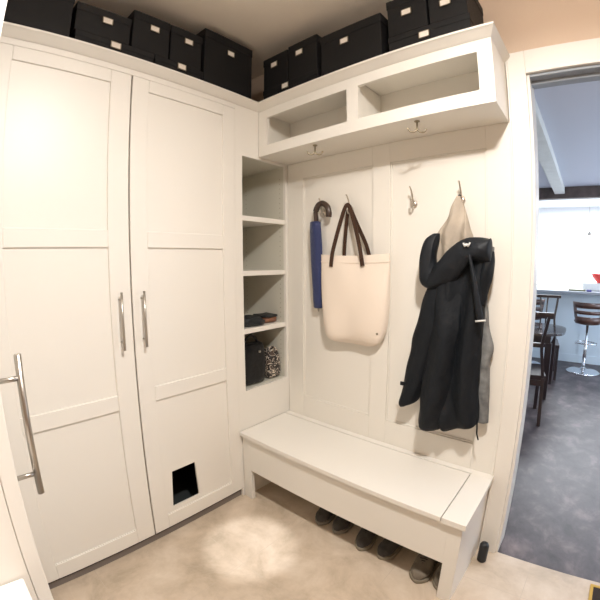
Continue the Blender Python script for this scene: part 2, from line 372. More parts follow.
obj('side_panel', bm, [M_['inner'], M_['bronze']], t)
for k, z in enumerate((1.097, 1.451, 1.781)):
    bm = bmesh.new(); bx(bm, -.455, -.022, Y0 + .001, Y1 - .001, z - .022, z); bx(bm, -.022, -.008, Y0 + .001, Y1 - .001, z - .030, z)
    obj('shelf', bm, M_['paint'], t, .0015)

# ------------------------------------------------------------------ upper cabinet with two cubbies
t = thing('wall_cabinet', 'long cream upper cabinet with two open cubbies above the hooks', 'cabinet', (.68, -.14, 2.147))
o = (.075, .648, .714, 1.300); oz = (2.208, 2.379); UR = 1.363; UY = -.283; UB = 2.147
bm = bmesh.new()
bx(bm, 0.001, o[0], UY, UY + .02, UB, 2.469); bx(bm, o[1], o[2], UY, UY + .02, UB, 2.469); bx(bm, o[3], UR, UY, UY + .02, UB, 2.469)
for a, b in ((o[0], o[1]), (o[2], o[3])):
    bx(bm, a, b, UY, UY + .02, UB, oz[0]); bx(bm, a, b, UY, UY + .02, oz[1], 2.469)
obj('face_frame', bm, M_['paint'], t)
bm = bmesh.new()
bx(bm, .001, .02, UY + .02, -.001, UB, 2.469); bx(bm, UR - .02, UR, UY + .02, -.001, UB, 2.469); bx(bm, o[1] + .02, o[2] - .015, UY + .02, -.02, oz[0] - .01, 2.42)
bx(bm, .02, UR - .02, UY + .02, -.001, 2.425, 2.469); bx(bm, .02, UR - .02, -.02, -.001, UB, 2.425); bx(bm, .02, UR - .02, UY + .02, -.02, oz[0] - .02, oz[0] - .002)
bx(bm, .02, UR - .02, UY + .02, -.02, UB, UB + .015)
obj('body', bm, M_['panel'], t)
bm = bmesh.new(); vs = []
for xx, s_ in ((0, 1), (UR, 1)):
    vs.append([bm.verts.new(((max(o_, 0) if xx == 0 else xx + max(o_, 0) * .55), UY - o_, z)) for o_, z in prof])
n = len(prof)
for k in range(n): bm.faces.new((vs[0][k], vs[0][(k + 1) % n], vs[1][(k + 1) % n], vs[1][k]))
bm.faces.new(vs[0][::-1]); bm.faces.new(vs[1])
v2 = []
for end, yy in ((0, 0), (1, -.0015)):
    pass
vr = [bm.verts.new((UR + max(o_, 0) * .55, -.001, z)) for o_, z in prof]
vf = [bm.verts.new((UR + max(o_, 0) * .55, UY - o_, z)) for o_, z in prof]
for k in range(n): bm.faces.new((vf[k], vf[(k + 1) % n], vr[(k + 1) % n], vr[k]))
obj('crown_moulding', bm, M_['paint'], t)

# ------------------------------------------------------------------ near corner cabinet (right-angle run) and counter
t = thing('tall_cabinet', 'near tall cream cabinet seen edge-on with a steel bar handle', 'cabinet', (.5, -2.1, 0))
bm = bmesh.new()
bx(bm, -.0, .928, -2.40, -1.7985, 0.06, 2.42); bx(bm, 0, .90, -2.40, -1.84, 0, .06)
obj('body', bm, M_['paint'], t, .002)
bm = bmesh.new()
bx(bm, .062, .162, -1.798, -1.768, .055, 2.40); bx(bm, .828, .930, -1.798, -1.768, .055, 2.40)
for a, b in ((.055, .138), (.814, .89), (1.578, 1.656), (2.338, 2.40)): bx(bm, .162, .828, -1.797, -1.768, a, b)
bx(bm, .162, .828, -1.795, -1.776, .138, 2.338)
dd = obj('door', bm, M_['paint'], t, .0016)
bm = bmesh.new(); bx(bm, .0, .062, -1.797, -1.768, .055, 2.40); obj('filler', bm, M_['paint'], t)
bar_handle(dd, -1.768, .905, 1.058, 1.344, ax='y')
t = thing('base_cabinet', 'low cream cabinet under the white counter by the near tall cabinet', 'cabinet', (1.4, -2.1, 0))
boxobj('body', (.935, 1.64, -2.40, -1.845, .0, .868), M_['paint'], t, .002)
boxobj('door', (.945, 1.63, -1.845, -1.826, .08, .86), M_['paint'], t, .002)
tag(boxobj('countertop', (.932, 1.66, -2.42, -1.812, .870, .900), M_['white'], None, .004), 'bright white countertop at the bottom left corner beside near cabinet', 'countertop')

# ------------------------------------------------------------------ bench
BY = -.476; BX = 1.380
t = thing('storage_bench', 'cream storage bench with a lift-up lid under the coat hooks', 'bench', (.69, -.24, 0))
bm = bmesh.new()
bx(bm, 0.002, .074, BY + .02, BY + .045, 0, .432); bx(bm, 1.302, 1.364, BY + .02, BY + .045, 0, .432)
bx(bm, .074, 1.302, BY + .02, BY + .045, .211, .432)
obj('front_frame', bm, M_['paint'], t, .0012)
bm = bmesh.new(); bx(bm, 1.345, 1.364, BY + .045, -.019, 0, .432); obj('side_panel', bm, M_['paint'], t)
bm = bmesh.new(); bx(bm, 0.002, .02, BY + .045, -.019, 0, .432); bx(bm, .02, 1.345, -.03, -.019, .0, .432); bx(bm, .02, 1.345, BY + .045, -.03, .195, .211)
obj('body', bm, M_['panel'], t)
bm = bmesh.new()
bx(bm, .001, BX, -.059, -.019, .432, .460); bx(bm, 1.2735, BX, BY, -.059, .432, .460); bx(bm, .001, .02, BY + .03, -.07, .432, .436)
obj('top_frame', bm, M_['paint'], t, .0015)
boxobj('lid', (.002, 1.2695, BY, -.0665, .4365, .460), M_['paint'], t, .0015)

# ------------------------------------------------------------------ hooks
def wall_hook(x, label):
    t = thing('coat_hook', label, 'hook', (x, -.018 if False else -.006, 1.80), 'nickel coat hooks on the panelled wall')
    bm = bmesh.new(); lathe_pts = []
    ring_loft(bm, [[(x + .014 * r * math.cos(2 * PI * k / 16), y, 1.803 + .020 * r * math.sin(2 * PI * k / 16)) for k in range(16)] for r, y in ((1, -.006), (1, -.010), (.75, -.014), (.3, -.017))])
    obj('base_plate', bm, M_['nickel'], t)
    bm = bmesh.new()
    p = smooth_path([(x, -.012, 1.803), (x, -.026, 1.812), (x, -.038, 1.84), (x, -.052, 1.868), (x, -.066, 1.884)])
    tube(bm, p, [.0062 - .0026 * i / len(p) for i in range(len(p))], 10); 
    e = p[-1]; ring_loft(bm, [[(e.x + .0058 * math.sin(a) * math.cos(2 * PI * k / 10), e.y + .0058 * math.sin(a) * math.sin(2 * PI * k / 10), e.z + .0058 * -math.cos(a)) for k in range(10)] for a in (.2, .8, 1.57, 2.3, 2.95)])
    obj('upper_prong', bm, M_['nickel'], t)
    bm = bmesh.new()
    p = smooth_path([(x, -.012, 1.80), (x, -.030, 1.785), (x, -.048, 1.782), (x, -.056, 1.797), (x, -.056, 1.812)])
    tube(bm, p, .0048, 10); e = p[-1]; ring_loft(bm, [[(e.x + .0065 * math.sin(a) * math.cos(2 * PI * k / 10), e.y + .0065 * math.sin(a) * math.sin(2 * PI * k / 10), e.z + .0065 * -math.cos(a)) for k in range(10)] for a in (.2, .8, 1.57, 2.3, 2.95)])
    obj('lower_prong', bm, M_['nickel'], t)
    return t
HX = (.300, .497, .885, 1.135)
for x, l in zip(HX, ('nickel wall hook holding the blue umbrella', 'nickel wall hook holding the cream tote bag', 'empty nickel wall hook between the bag and the coat', 'nickel wall hook holding the black coat')):
    wall_hook(x, l)
def under_hook(x, y, label):
    t = thing('ceiling_hook', label, 'hook', (x, y, 2.147), 'double hooks under the upper cabinet')
    bm = bmesh.new(); lathe(bm, (x, y, 2.147), [(.013, 0), (.013, -.003), (.007, -.006)], 14); obj('base_plate', bm, M_['bronze'], t)
    bm = bmesh.new(); tube(bm, [(x, y, 2.146), (x, y, 2.108), (x, y, 2.102)], [.0045, .0042, .006], 10); obj('stem', bm, M_['bronze'], t)
    for s_ in (-1, 1):
        bm = bmesh.new()
        p = smooth_path([(x, y, 2.108), (x + s_ * .012, y + s_ * .009, 2.096), (x + s_ * .026, y + s_ * .020, 2.098), (x + s_ * .034, y + s_ * .026, 2.113)])
        tube(bm, p, [.0042] * (len(p) - 3) + [.0045, .0052, .0040], 8); obj('prong', bm, M_['bronze'], t)
under_hook(.405, -.235, 'small double hook under the upper cabinet above the umbrella')
under_hook(1.0, -.235, 'small double hook under the upper cabinet left of the coat')

# ------------------------------------------------------------------ blue umbrella
t = thing('umbrella', 'navy blue folded umbrella hanging by its brown crook handle', 'umbrella', (.25, -.05, 1.22))
bm = bmesh.new(); rings = []
N = 28
rows = [(1.752, .237, .030), (1.748, .240, .038), (1.70, .242, .040), (1.60, .247, .042), (1.48, .252, .041), (1.36, .258, .040), (1.26, .262, .038), (1.222, .264, .036), (1.217, .264, .030)]
for z, xc, r in rows:
    ring = []
    for k in range(N):
        a = 2 * PI * k / N; f = 1 + .05 * math.sin(5 * a + z * 9) + .04 * noise.noise(Vector((math.cos(a) * 2, z * 9, 1)))
        ring.append((xc + .016 + r * f * math.cos(a), -.046 + r * .62 * f * math.sin(a), z))
    rings.append(ring)
ring_loft(bm, rings); obj('canopy_sleeve', bm, M_['blue'], t)
bm = bmesh.new()
p = smooth_path([(.262, -.048, 1.72), (.262, -.050, 1.78), (.264, -.052, 1.815), (.284, -.054, 1.846), (.318, -.056, 1.856), (.352, -.056, 1.834), (.366, -.056, 1.800), (.364, -.056, 1.770)])
tube(bm, p, [.014] * 12 + [.0175] * (len(p) - 12), 14); obj('crook_handle', bm, M_['wood_handle'], t)
bm = bmesh.new(); lathe(bm, (.280, -.046, 1.195), [(.004, 0), (.006, .01), (.006, .026)], 10); obj('tip', bm, M_['steel'], t)

# ------------------------------------------------------------------ tote bag
t = thing('tote_bag', 'cream canvas tote bag with dark brown leather straps', 'bag', (.53, -.05, 1.02))
rowsb = [(1.548, .296, .754, .012), (1.50, .300, .756, .022), (1.42, .302, .757, .034), (1.335, .306, .757, .042), (1.25, .314, .755, .046), (1.17, .323, .748, .048), (1.12, .332, .738, .046), (1.08, .340, .725, .044), (1.055, .350, .708, .038), (1.038, .366, .685, .028), (1.024, .392, .645, .012)]
bm = bmesh.new(); rings = []; N = 72
for z, a, b, d in rowsb:
    cx = (a + b) / 2; hw = (b - a) / 2; ring = []
    for k in range(N):
        th = 2 * PI * k / N; c, s_ = math.cos(th), math.sin(th)
        x = cx + hw * math.copysign(abs(c) ** .8, c); y0 = d * math.copysign(abs(s_) ** .55, s_)
        fold = .010 * math.sin(17 * x + 3 * z + 2 * math.sin(7 * z)) * (1.548 - z) * 2.2 + .010 * noise.noise(Vector((x * 7, z * 5, 3)))
        zz = z + (.014 * math.sin((x - a) / (b - a) * PI) if z < 1.1 else -.010 * math.sin((x - a) / (b - a) * PI) * (1 if z > 1.52 else .4))
        ring.append((x + .012, -.054 + y0 + (fold if s_ < 0 else 0) * abs(s_), zz))
    rings.append(ring)
vs = [[bm.verts.new(p) for p in r] for r in rings]
for A, B in zip(vs, vs[1:]):
    for i in range(N):
        f = bm.faces.new((A[i], A[(i + 1) % N], B[(i + 1) % N], B[i])); f.smooth = True
bm.faces.new(vs[-1])
o = obj('body', bm, M_['canvas'], t, sub=1)
bm = bmesh.new(); rings = []
for z, e in ((1.512, .0010), (1.508, .0028), (1.503, .0028), (1.500, .001)):
    ring = []
    for k in range(N):
        th = 2 * PI * k / N; c, s_ = math.cos(th), math.sin(th)
        ring.append((.540 + (.2275 + e) * math.copysign(abs(c) ** .8, c), -.054 + (.022 + e) * math.copysign(abs(s_) ** .55, s_), z - .010 * math.sin((c + 1) / 2 * PI) * .7))
    rings.append(ring)
ring_loft(bm, rings, cap=False); obj('hem', bm, M_['canvas'], t)
def strap(name, pts, wd, par, m, th=.0022):
    P = smooth_path(pts, 7); bm = bmesh.new(); rings = []
    for i, p in enumerate(P):
        d = (P[min(i + 1, len(P) - 1)] - P[max(i - 1, 0)]).normalized()
        nrm = Vector((0, -1, 0)); side = d.cross(nrm).normalized(); nn = side.cross(d).normalized()
        rings.append([p + side * wd / 2 + nn * th, p - side * wd / 2 + nn * th, p - side * wd / 2 - nn * th, p + side * wd / 2 - nn * th])
    ring_loft(bm, rings)
    for f in bm.faces: f.smooth = False
    return obj(name, bm, m, par)
strap('strap', [(.402, -.085, 1.475), (.412, -.082, 1.56), (.445, -.072, 1.69), (.480, -.064, 1.80), (.500, -.058, 1.828), (.522, -.064, 1.80), (.560, -.072, 1.70), (.597, -.082, 1.58), (.618, -.086, 1.480)], .024, t, M_['leather'])
strap('strap', [(.462, -.036, 1.52), (.466, -.036, 1.60), (.480, -.040, 1.72), (.493, -.042, 1.80), (.503, -.044, 1.822), (.518, -.042, 1.79), (.565, -.038, 1.69), (.610, -.036, 1.60), (.636, -.036, 1.52)], .022, t, M_['leather'])
bm = bmesh.new(); ring_loft(bm, [[(.716 + r * math.cos(2 * PI * k / 14), -.088 + y, 1.115 + r * math.sin(2 * PI * k / 14)) for k in range(14)] for r, y in ((.008, .006), (.008, -.002), (.004, -.004))]); obj('stud', bm, M_['bronze'], t)

# ------------------------------------------------------------------ coat
def cloth(name, rows, parent, m, N=56, sq=.75, k1=24, amp=.012, ph=0, sub=1, back=.35, slant=None, nz=.014):
    """rows: (z, x_left, x_right, y_centre, half_depth); closed flattened tube with folds on the front"""
    bm = bmesh.new(); rings = []
    # resample rows smoothly
    P = []
    R_ = [Vector((r[0], r[1], r[2])) for r in rows]; Q_ = [Vector((r[3], r[4], 0)) for r in rows]
    R_ = smooth_path(R_, 5); Q_ = smooth_path(Q_, 5)
    for i, (r, q) in enumerate(zip(R_, Q_)):
        z, a, b = r; yc, hd = q[0], max(q[1], .003); cx = (a + b) / 2; hw = max((b - a) / 2, .004); ring = []
        for k in range(N):
            th = 2 * PI * k / N; c, s_ = math.cos(th), math.sin(th)
            u = math.copysign(abs(c) ** sq, c); x = cx + hw * u
            y = yc + hd * math.copysign(abs(s_) ** .7, s_) * (1 if s_ < 0 else back)
            fo = 0
            if s_ < 0:
                uu = u * .5 + .5
                fo = amp * math.sin(k1 * hw * u + ph + 1.2 * math.sin(z * 6 + ph)) * min(1, abs(s_) * 1.6)
                fo += nz * noise.noise(Vector((x * 9 + ph, z * 3.5, ph)))
            ring.append((x + nz * .5 * noise.noise(Vector((z * 12, c * 2, ph))), y + fo, z + (slant or 0) * u))
        rings.append(ring)
    ring_loft(bm, rings); return obj(name, bm, m, parent, sub=sub)
t = thing('coat', 'black hooded rain jacket with taupe lining hanging from the last hook', 'coat', (1.14, -.09, .67))
# taupe lining cone
cloth('neck_lining', [(1.815, 1.128, 1.150, -.060, .010), (1.79, 1.120, 1.158, -.062, .016), (1.72, 1.082, 1.176, -.066, .028), (1.64, 1.035, 1.200, -.068, .038), (1.56, 1.008, 1.222, -.066, .030), (1.50, 1.010, 1.225, -.062, .022), (1.44, 1.03, 1.20, -.058, .010)], t, M_['lining'], k1=75, amp=.015, ph=.8, nz=.02)
bm = bmesh.new(); tube(bm, smooth_path([(1.128, -.062, 1.79), (1.130, -.064, 1.812), (1.140, -.066, 1.818), (1.147, -.064, 1.80)]), .004, 8); obj('hanging_loop', bm, M_['coat'], t)
# main body: two overlapping fronts
cloth('body', [(1.555, 1.20, 1.290, -.084, .030), (1.52, 1.10, 1.288, -.084, .040), (1.44, 1.06, 1.282, -.082, .046), (1.36, 1.055, 1.276, -.082, .050), (1.25, 1.065, 1.272, -.082, .052), (1.08, 1.080, 1.268, -.084, .055), (.92, 1.085, 1.272, -.088, .060), (.80, 1.095, 1.280, -.092, .064), (.735, 1.105, 1.287, -.094, .064), (.712, 1.115, 1.280, -.094, .052), (.705, 1.13, 1.262, -.094, .030)], t, M_['coat'], N=80, k1=46, amp=.014, ph=2.1, slant=.030, nz=.022)
cloth('front_panel', [(1.44, 1.075, 1.150, -.092, .030), (1.38, 1.045, 1.165, -.092, .042), (1.25, 1.025, 1.170, -.094, .050), (1.08, 1.010, 1.160, -.098, .056), (.92, 1.000, 1.150, -.102, .062), (.78, .994, 1.135, -.106, .066), (.705, .992, 1.120, -.106, .062), (.680, 1.000, 1.112, -.106, .050), (.668, 1.012, 1.100, -.106, .030)], t, M_['coat'], N=72, k1=44, amp=.013, ph=5.2, slant=.006, nz=.020)
# left sleeve
cloth('sleeve', [(1.41, 1.0, 1.085, -.085, .035), (1.33, .972, 1.080, -.085, .045), (1.20, .940, 1.066, -.080, .050), (1.08, .914, 1.050, -.076, .050), (.97, .898, 1.024, -.074, .048), (.88, .880, 1.000, -.072, .046), (.81, .868, .978, -.072, .046), (.775, .866, .962, -.072, .044), (.755, .878, .945, -.072, .030)], t, M_['coat'], k1=40, amp=.007, ph=4.4, slant=.018)
bm = bmesh.new(); bx(bm, .884, .912, -.134, -.124, .872, .892); obj('cuff_tab', bm, M_['coat2'], t, .003)
# hood: left lump plus diagonal roll to the right shoulder
cloth('hood', [(1.642, 1.025, 1.050, -.085, .012), (1.615, .988, 1.050, -.088, .030), (1.57, .968, 1.044, -.090, .042), (1.50, .962, 1.038, -.092, .050), (1.43, .958, 1.046, -.094, .054), (1.395, .970, 1.05, -.094, .046), (1.378, .99, 1.04, -.094, .028)], t, M_['coat2'], k1=30, amp=.006, ph=1.0)
def roll(name, pts, m, parent, N=30, amp=.1, sub=1):
    """pts: (x,y,z, half height, half depth): tube in the plane of the wall with folds"""
    P = smooth_path([p[:3] for p in pts], 6); H = smooth_path([(p[3], p[4], 0) for p in pts], 6); bm = bmesh.new(); rings = []
    for i, (p, h) in enumerate(zip(P, H)):
        d = (P[min(i + 1, len(P) - 1)] - P[max(i - 1, 0)]).normalized(); up = d.cross(Vector((0, 1, 0))).normalized()
        if up.z < 0: up = -up
        ring = []
        for k in range(N):
            a = 2 * PI * k / N; f = 1 + amp * math.sin(3 * a + i * .25) + amp * .8 * noise.noise(Vector((math.cos(a) * 2, math.sin(a) * 2, i * .18)))
            ring.append(p + up * h[0] * f * math.cos(a) + Vector((0, -1, 0)) * h[1] * f * math.sin(a))
        rings.append(ring)
    ring_loft(bm, rings); return obj(name, bm, m, parent, sub=sub)
roll('hood_roll', [(.978, -.096, 1.425, .030, .026), (1.01, -.106, 1.418, .046, .036), (1.06, -.116, 1.435, .056, .042), (1.11, -.124, 1.480, .060, .044), (1.16, -.132, 1.530, .056, .044), (1.205, -.138, 1.556, .052, .044), (1.25, -.140, 1.560, .052, .042), (1.288, -.136, 1.560, .052, .036), (1.300, -.132, 1.560, .050, .026), (1.304, -.130, 1.560, .034, .012)], M_['coat2'], t, amp=.10)
roll('shoulder', [(1.288, -.10, 1.555, .02, .02), (1.286, -.11, 1.52, .030, .030), (1.274, -.108, 1.46, .034, .034), (1.262, -.100, 1.39, .028, .030), (1.255, -.096, 1.31, .02, .02)], M_['coat'], t)
bm = bmesh.new()
for (a, b_) in (((1.192, 1.588), (1.200, 1.572)), ((1.200, 1.572), (1.206, 1.585)), ((1.206, 1.585), (1.213, 1.572)), ((1.213, 1.572), (1.222, 1.590))):
    tube(bm, [(a[0], -.184, a[1]), (b_[0], -.184, b_[1])], .0042, 8)
obj('toggle', bm, M_['reflect'], t)
# hanging flap with pale end
bm = bmesh.new(); rings = []
for i in range(13):
    u = i / 12; z = 1.545 - .295 * u; xa = 1.205 + .052 * u + .003 * math.sin(5 * u); xb = 1.228 + .074 * u
    y = -.172 - .012 * math.sin(2 * u + .4)
    rings.append([(xa, y, z), ((xa + xb) / 2, y - .012, z + .001), (xb, y, z + .008 * u), ((xa + xb) / 2, y + .010, z)])
ring_loft(bm, rings); fl = obj('sleeve_flap', bm, M_['coat2'], t, sub=1)
bm = bmesh.new(); tube(bm, [(1.2575, -.186, 1.249), (1.302, -.186, 1.257)], .0042, 8); obj('zip_end', bm, M_['reflect'], t)
# grey lining down the right edge
cloth('grey_lining', [(1.575, 1.262, 1.300, -.062, .014), (1.50, 1.240, 1.290, -.062, .020), (1.40, 1.235, 1.274, -.062, .020), (1.30, 1.235, 1.280, -.060, .020), (1.18, 1.240, 1.300, -.060, .022), (1.10, 1.24, 1.318, -.060, .024), (1.03, 1.25, 1.308, -.060, .022), (.90, 1.255, 1.316, -.062, .022), (.78, 1.262, 1.324, -.064, .024), (.745, 1.264, 1.326, -.064, .02)], t, M_['glining'], k1=90, amp=.004, ph=3, slant=.004)
bm = bmesh.new(); tube(bm, smooth_path([(1.282, -.112, .78), (1.286, -.112, .73), (1.288, -.110, .70), (1.297, -.108, .672)]), .004, 8); obj('drawcord', bm, M_['coat'], t)

# ------------------------------------------------------------------ black boxes on top
def file_box(name, x0, x1, y0, y1, z0, z1, lab, label, face, lh=.045, grp='black storage boxes on top of the cabinets'):
    t = thing('storage_box', label, 'box', ((x0 + x1) / 2, (y0 + y1) / 2, z0), grp)
    boxobj('body', (x0 + .003, x1 - .003, y0 + .003, y1 - .003, z0, z1 - lh + .01), M_['boxblk'], t, .003)
    bm = bmesh.new(); bx(bm, x0, x1, y0, y1, z1 - lh, z1); obj('lid', bm, M_['boxlid'], t, .004)
    if lab:
        a, z = lab; W, H = .026, .0165; bm = bmesh.new(); b2 = bmesh.new()
        if face == 'x':
            bx(b2, x1 + .0002, x1 + .0015, a - W + .004, a + W - .004, z - H + .003, z + H - .003)
            for q in ((a - W, a + W, z - H, z - H + .003), (a - W, a + W, z + H - .003, z + H), (a - W, a - W + .004, z - H, z + H), (a + W - .004, a + W, z - H, z + H)): bx(bm, x1 - .002, x1 + .0025, *q)
        else:
            bx(b2, a - W + .004, a + W - .004, y0 - .0015, y0 - .0002, z - H + .003, z + H - .003)
            for q in ((a - W, a + W, z - H, z - H + .003), (a - W, a + W, z + H - .003, z + H), (a - W, a - W + .004, z - H, z + H), (a + W - .004, a + W, z - H, z + H)): bx(bm, q[0], q[1], y0 - .0025, y0 + .002, q[2], q[3])
        h = obj('label_holder', bm, M_['bronze'], t); obj('card', b2, M_['card'], h)
TB = 2.4695; XF = -.01; XB = -.36
LB = [(-1.79, -1.404, TB, 2.74, None, 'large plain black box at the left end of the cabinet top', .06),
      (-1.385, -.984, TB, 2.556, (-1.188, 2.532), 'flat wide black box at the bottom of the left stack, second from the left end', .03),
      (-.981, -.688, TB, 2.556, (-.824, 2.538), 'flat black box under two small boxes beside the tallest box', .03),
      (-1.393, -1.118, 2.557, 2.700, (-1.239, 2.645), 'black box with card label on top of the wide flat box', .04),
      (-1.112, -.902, 2.557, 2.762, (-.992, 2.694), 'upper black box straddling the two flat ones beneath', .045),
      (-.899, -.700, 2.557, 2.762, (-.788, 2.698), 'upper black box just left of the tallest box', .045),
      (-.686, -.328, TB, 2.832, (-.499, 2.738), 'tallest black box at the corner end of the left row', .05)]
for y0, y1, z0, z1, lab, label, lh in LB: file_box('', XB, XF, y0, y1, z0, z1, lab, label, 'x', lh)
YF = -.300; YB = -.012
BB = [(.054, .480, TB, 2.545, (.240, 2.522), 'flat black box at the bottom of the corner stack over the hook wall', .03),
      (.056, .258, 2.546, 2.745, (.150, 2.686), 'left small black box of the corner stack over the hook wall', .045),
      (.262, .474, 2.546, 2.755, (.347, 2.690), 'right small black box of the corner stack over the hook wall', .045),
      (.497, .866, TB, 2.720, (.651, 2.642), 'single large black box in the middle over the hook wall', .05),
      (.898, 1.290, TB, 2.562, (1.079, 2.522), 'flat black box under the right-hand pair over the hook wall', .03),
      (.898, 1.102, 2.563, 2.760, (1.000, 2.668), 'left small black box of the pair nearest the doorway', .045),
      (1.106, 1.286, 2.563, 2.760, (1.188, 2.648), 'right small black box of the pair nearest the doorway', .045)]
for x0, x1, z0, z1, lab, label, lh in BB: file_box('', x0, x1, YF, YB, z0, z1, lab, label, 'y', lh)

# ------------------------------------------------------------------ niche contents
def blob(name, c, dims, m, parent, seed=0, amp=.12, lab=None, e=.6):
    bm = bmesh.new(); rings = []; N = 28
    for i in range(1, 12):
        ph = -PI / 2 + PI * i / 12; rings_ = []
        for k in range(N):
            th = 2 * PI * k / N; cx, sx = math.cos(th), math.sin(th); cp, sp = math.cos(ph), math.sin(ph)
            v = Vector((math.copysign(abs(cx) ** e, cx) * abs(cp) ** e, math.copysign(abs(sx) ** e, sx) * abs(cp) ** e, math.copysign(abs(sp) ** e, sp)))
            f = 1 + amp * noise.noise(v * 1.8 + Vector((seed, seed * 2, 0)))
            rings_.append((c[0] + v.x * dims[0] * f, c[1] + v.y * dims[1] * f, c[2] + v.z * dims[2] * (f if v.z > 0 else 1)))
        rings.append(rings_)
    ring_loft(bm, rings); return obj(name, bm, m, parent, sub=1)
# folded dark items on the third shelf (top z 1.097)
a = blob('folded_pouch', (-.10, -.30, 1.129), (.085, .095, .032), M_['teal'], None, 3, .25); tag(a, 'dark folded pouch lying at the left of the niche shelf', 'pouch')
a = blob('folded_wallet', (-.12, -.125, 1.118), (.075, .064, .021), M_['brownfold'], None, 5, .12); tag(a, 'dark item with russet brown sides lying on the niche shelf', 'wallet')
bm = bmesh.new()
for i, (yy, zz) in enumerate(((-.115, 1.144),)):
    rings = []
    for r, z in ((.98, 0), (1.02, .006), (.95, .012)):
        rings.append([(-.12 + .075 * r * math.copysign(abs(math.cos(2 * PI * k / 24)) ** .5, math.cos(2 * PI * k / 24)), -.125 + .066 * r * math.copysign(abs(math.sin(2 * PI * k / 24)) ** .5, math.sin(2 * PI * k / 24)), 1.137 + z + .004 * math.sin(k)) for k in range(24)])
    ring_loft(bm, rings)
obj('flap', bm, M_['teal'], a)
# black glossy bag
t = thing('black_bag', 'tall black glossy bag standing in the bottom of the niche', 'bag', (-.12, -.31, .709))
blobb = blob('body', (-.115, -.288, .846), (.085, .103, .137), M_['patent'], t, 9, .12, e=.45)
bm = bmesh.new(); tube(bm, smooth_path([(-.10, -.36, .94), (-.09, -.34, 1.00), (-.09, -.29, 1.03), (-.09, -.24, 1.00), (-.10, -.21, .93)]), .008, 10); obj('strap', bm, M_['patent'], t)
bm = bmesh.new(); ring_loft(bm, [[(-.028 + x, -.262 + r * math.cos(2 * PI * k / 12), .93 + r * math.sin(2 * PI * k / 12)) for k in range(12)] for r, x in ((.008, -.012), (.008, 0), (.004, .002))]); obj('snap', bm, M_['steel'], t)
# spotted bag
t = thing('spotted_bag', 'small black and cream spotted bag standing beside the black bag', 'bag', (-.10, -.10, .709))
blob('body', (-.10, -.105, .802), (.060, .062, .093), M_['leopard'], t, 2, .1, e=.5)
bm = bmesh.new(); tube(bm, smooth_path([(-.09, -.155, .87), (-.08, -.135, .915), (-.08, -.10, .925), (-.08, -.07, .90), (-.09, -.055, .86)]), .009, 10); obj('strap', bm, M_['leopard'], t)
blob('top_fold', (-.10, -.105, .893), (.045, .042, .018), M_['leopard'], t, 6, .3)
bm = bmesh.new(); tube(bm, [(-.055, -.15, .905), (-.05, -.12, .918), (-.055, -.10, .90)], .005, 8); obj('clasp', bm, M_['steel'], t)

# ------------------------------------------------------------------ shoes under the bench (toes towards the room)
def shoe(x, ytoe, ang, m, ms, label, group, L=.28, W=.046, H=.085):
    t = thing('shoe', label, 'shoe', (x, ytoe + L / 2, 0), group)
    ca, sa = math.cos(ang), math.sin(ang)
    def P(u, v, z):   # u along from toe (0) to heel (L), v sideways
        return (x + v * ca - (u) * sa * 1.0, ytoe + u * ca + v * sa, z)
    def outline(u):
        s_ = u / L
        w = W * (1.0 - .18 * math.exp(-((s_ - .62) / .16) ** 2)) * min(1, (max(s_, 0) / .16) ** .5 if s_ < .16 else 1) * min(1, ((1 - s_) / .12) ** .5 if s_ > .88 else 1)
        return max(w, .006)
    N = 20
    bm = bmesh.new(); rings = []
    for i in range(22):
        u = L * (i / 21); w = outline(u) * 1.06; rings.append([P(u, -w, .002), P(u, w, .002), P(u, w * 1.0, .022), P(u, -w * 1.0, .022)])
    ring_loft(bm, rings); obj('sole', bm, ms, t, .004)
    bm = bmesh.new(); rings = []
    for i in range(22):
        s_ = i / 21; u = L * (.015 + .97 * s_); w = outline(u) * .97
        h = .040 + (H - .040) * (1 / (1 + math.exp(-(s_ - .33) * 13))) ; h = h * min(1, (s_ / .10) ** .6 + .35) if s_ < .1 else h
        ring = []
        for k in range(N):
            a_ = 2 * PI * k / N; c, s2 = math.cos(a_), math.sin(a_)
            ring.append(P(u, w * math.copysign(abs(c) ** .7, c) * (1 - .25 * max(s2, 0)), .018 + (h / 2) * (1 + math.copysign(abs(s2) ** .8, s2))))
        rings.append(ring)
    ring_loft(bm, rings); obj('upper', bm, m, t, sub=1)
    bm = bmesh.new(); rings = []
    for z, sc_ in ((H - .01, .95), (H + .019, 1.0), (H + .021, .9)):
        rings.append([P(L * .62 + L * .26 * sc_ * math.cos(2 * PI * k / 20), W * .60 * sc_ * math.sin(2 * PI * k / 20), z) for k in range(20)])
    ring_loft(bm, rings); obj('opening', bm, M_['shoein'], t)
    bm = bmesh.new()
    for k in range(4):
        u = L * (.24 + .035 * k); z = .060 + .007 * k
        tube(bm, [P(u, -W * .45, z - .004), P(u, 0, z + .003), P(u + .004, W * .45, z - .004)], .0028, 6)
    obj('laces', bm, M_['shoein'], t)
shoe(.545, -.375, .10, M_['shoe'], M_['sole2'], 'dark grey shoe, leftmost under the bench', 'shoes under the bench')
shoe(.665, -.375, .02, M_['shoe'], M_['sole2'], 'dark grey shoe beside the leftmost one under the bench', 'shoes under the bench')
shoe(.845, -.405, .12, M_['shoe'], M_['sole'], 'left shoe of the middle pair under the bench with olive soles', 'shoes under the bench')
shoe(.962, -.395, -.12, M_['shoe'], M_['sole'], 'right shoe of the middle pair under the bench, turned outward', 'shoes under the bench')
shoe(1.185, -.435, .05, M_['shoe2'], M_['sole'], 'taupe shoe of the pair nearest the right end of the bench', 'shoes under the bench', W=.050)
shoe(1.292, -.420, -.02, M_['shoe2'], M_['sole'], 'outer taupe shoe half hidden by the bench end', 'shoes under the bench', W=.046)

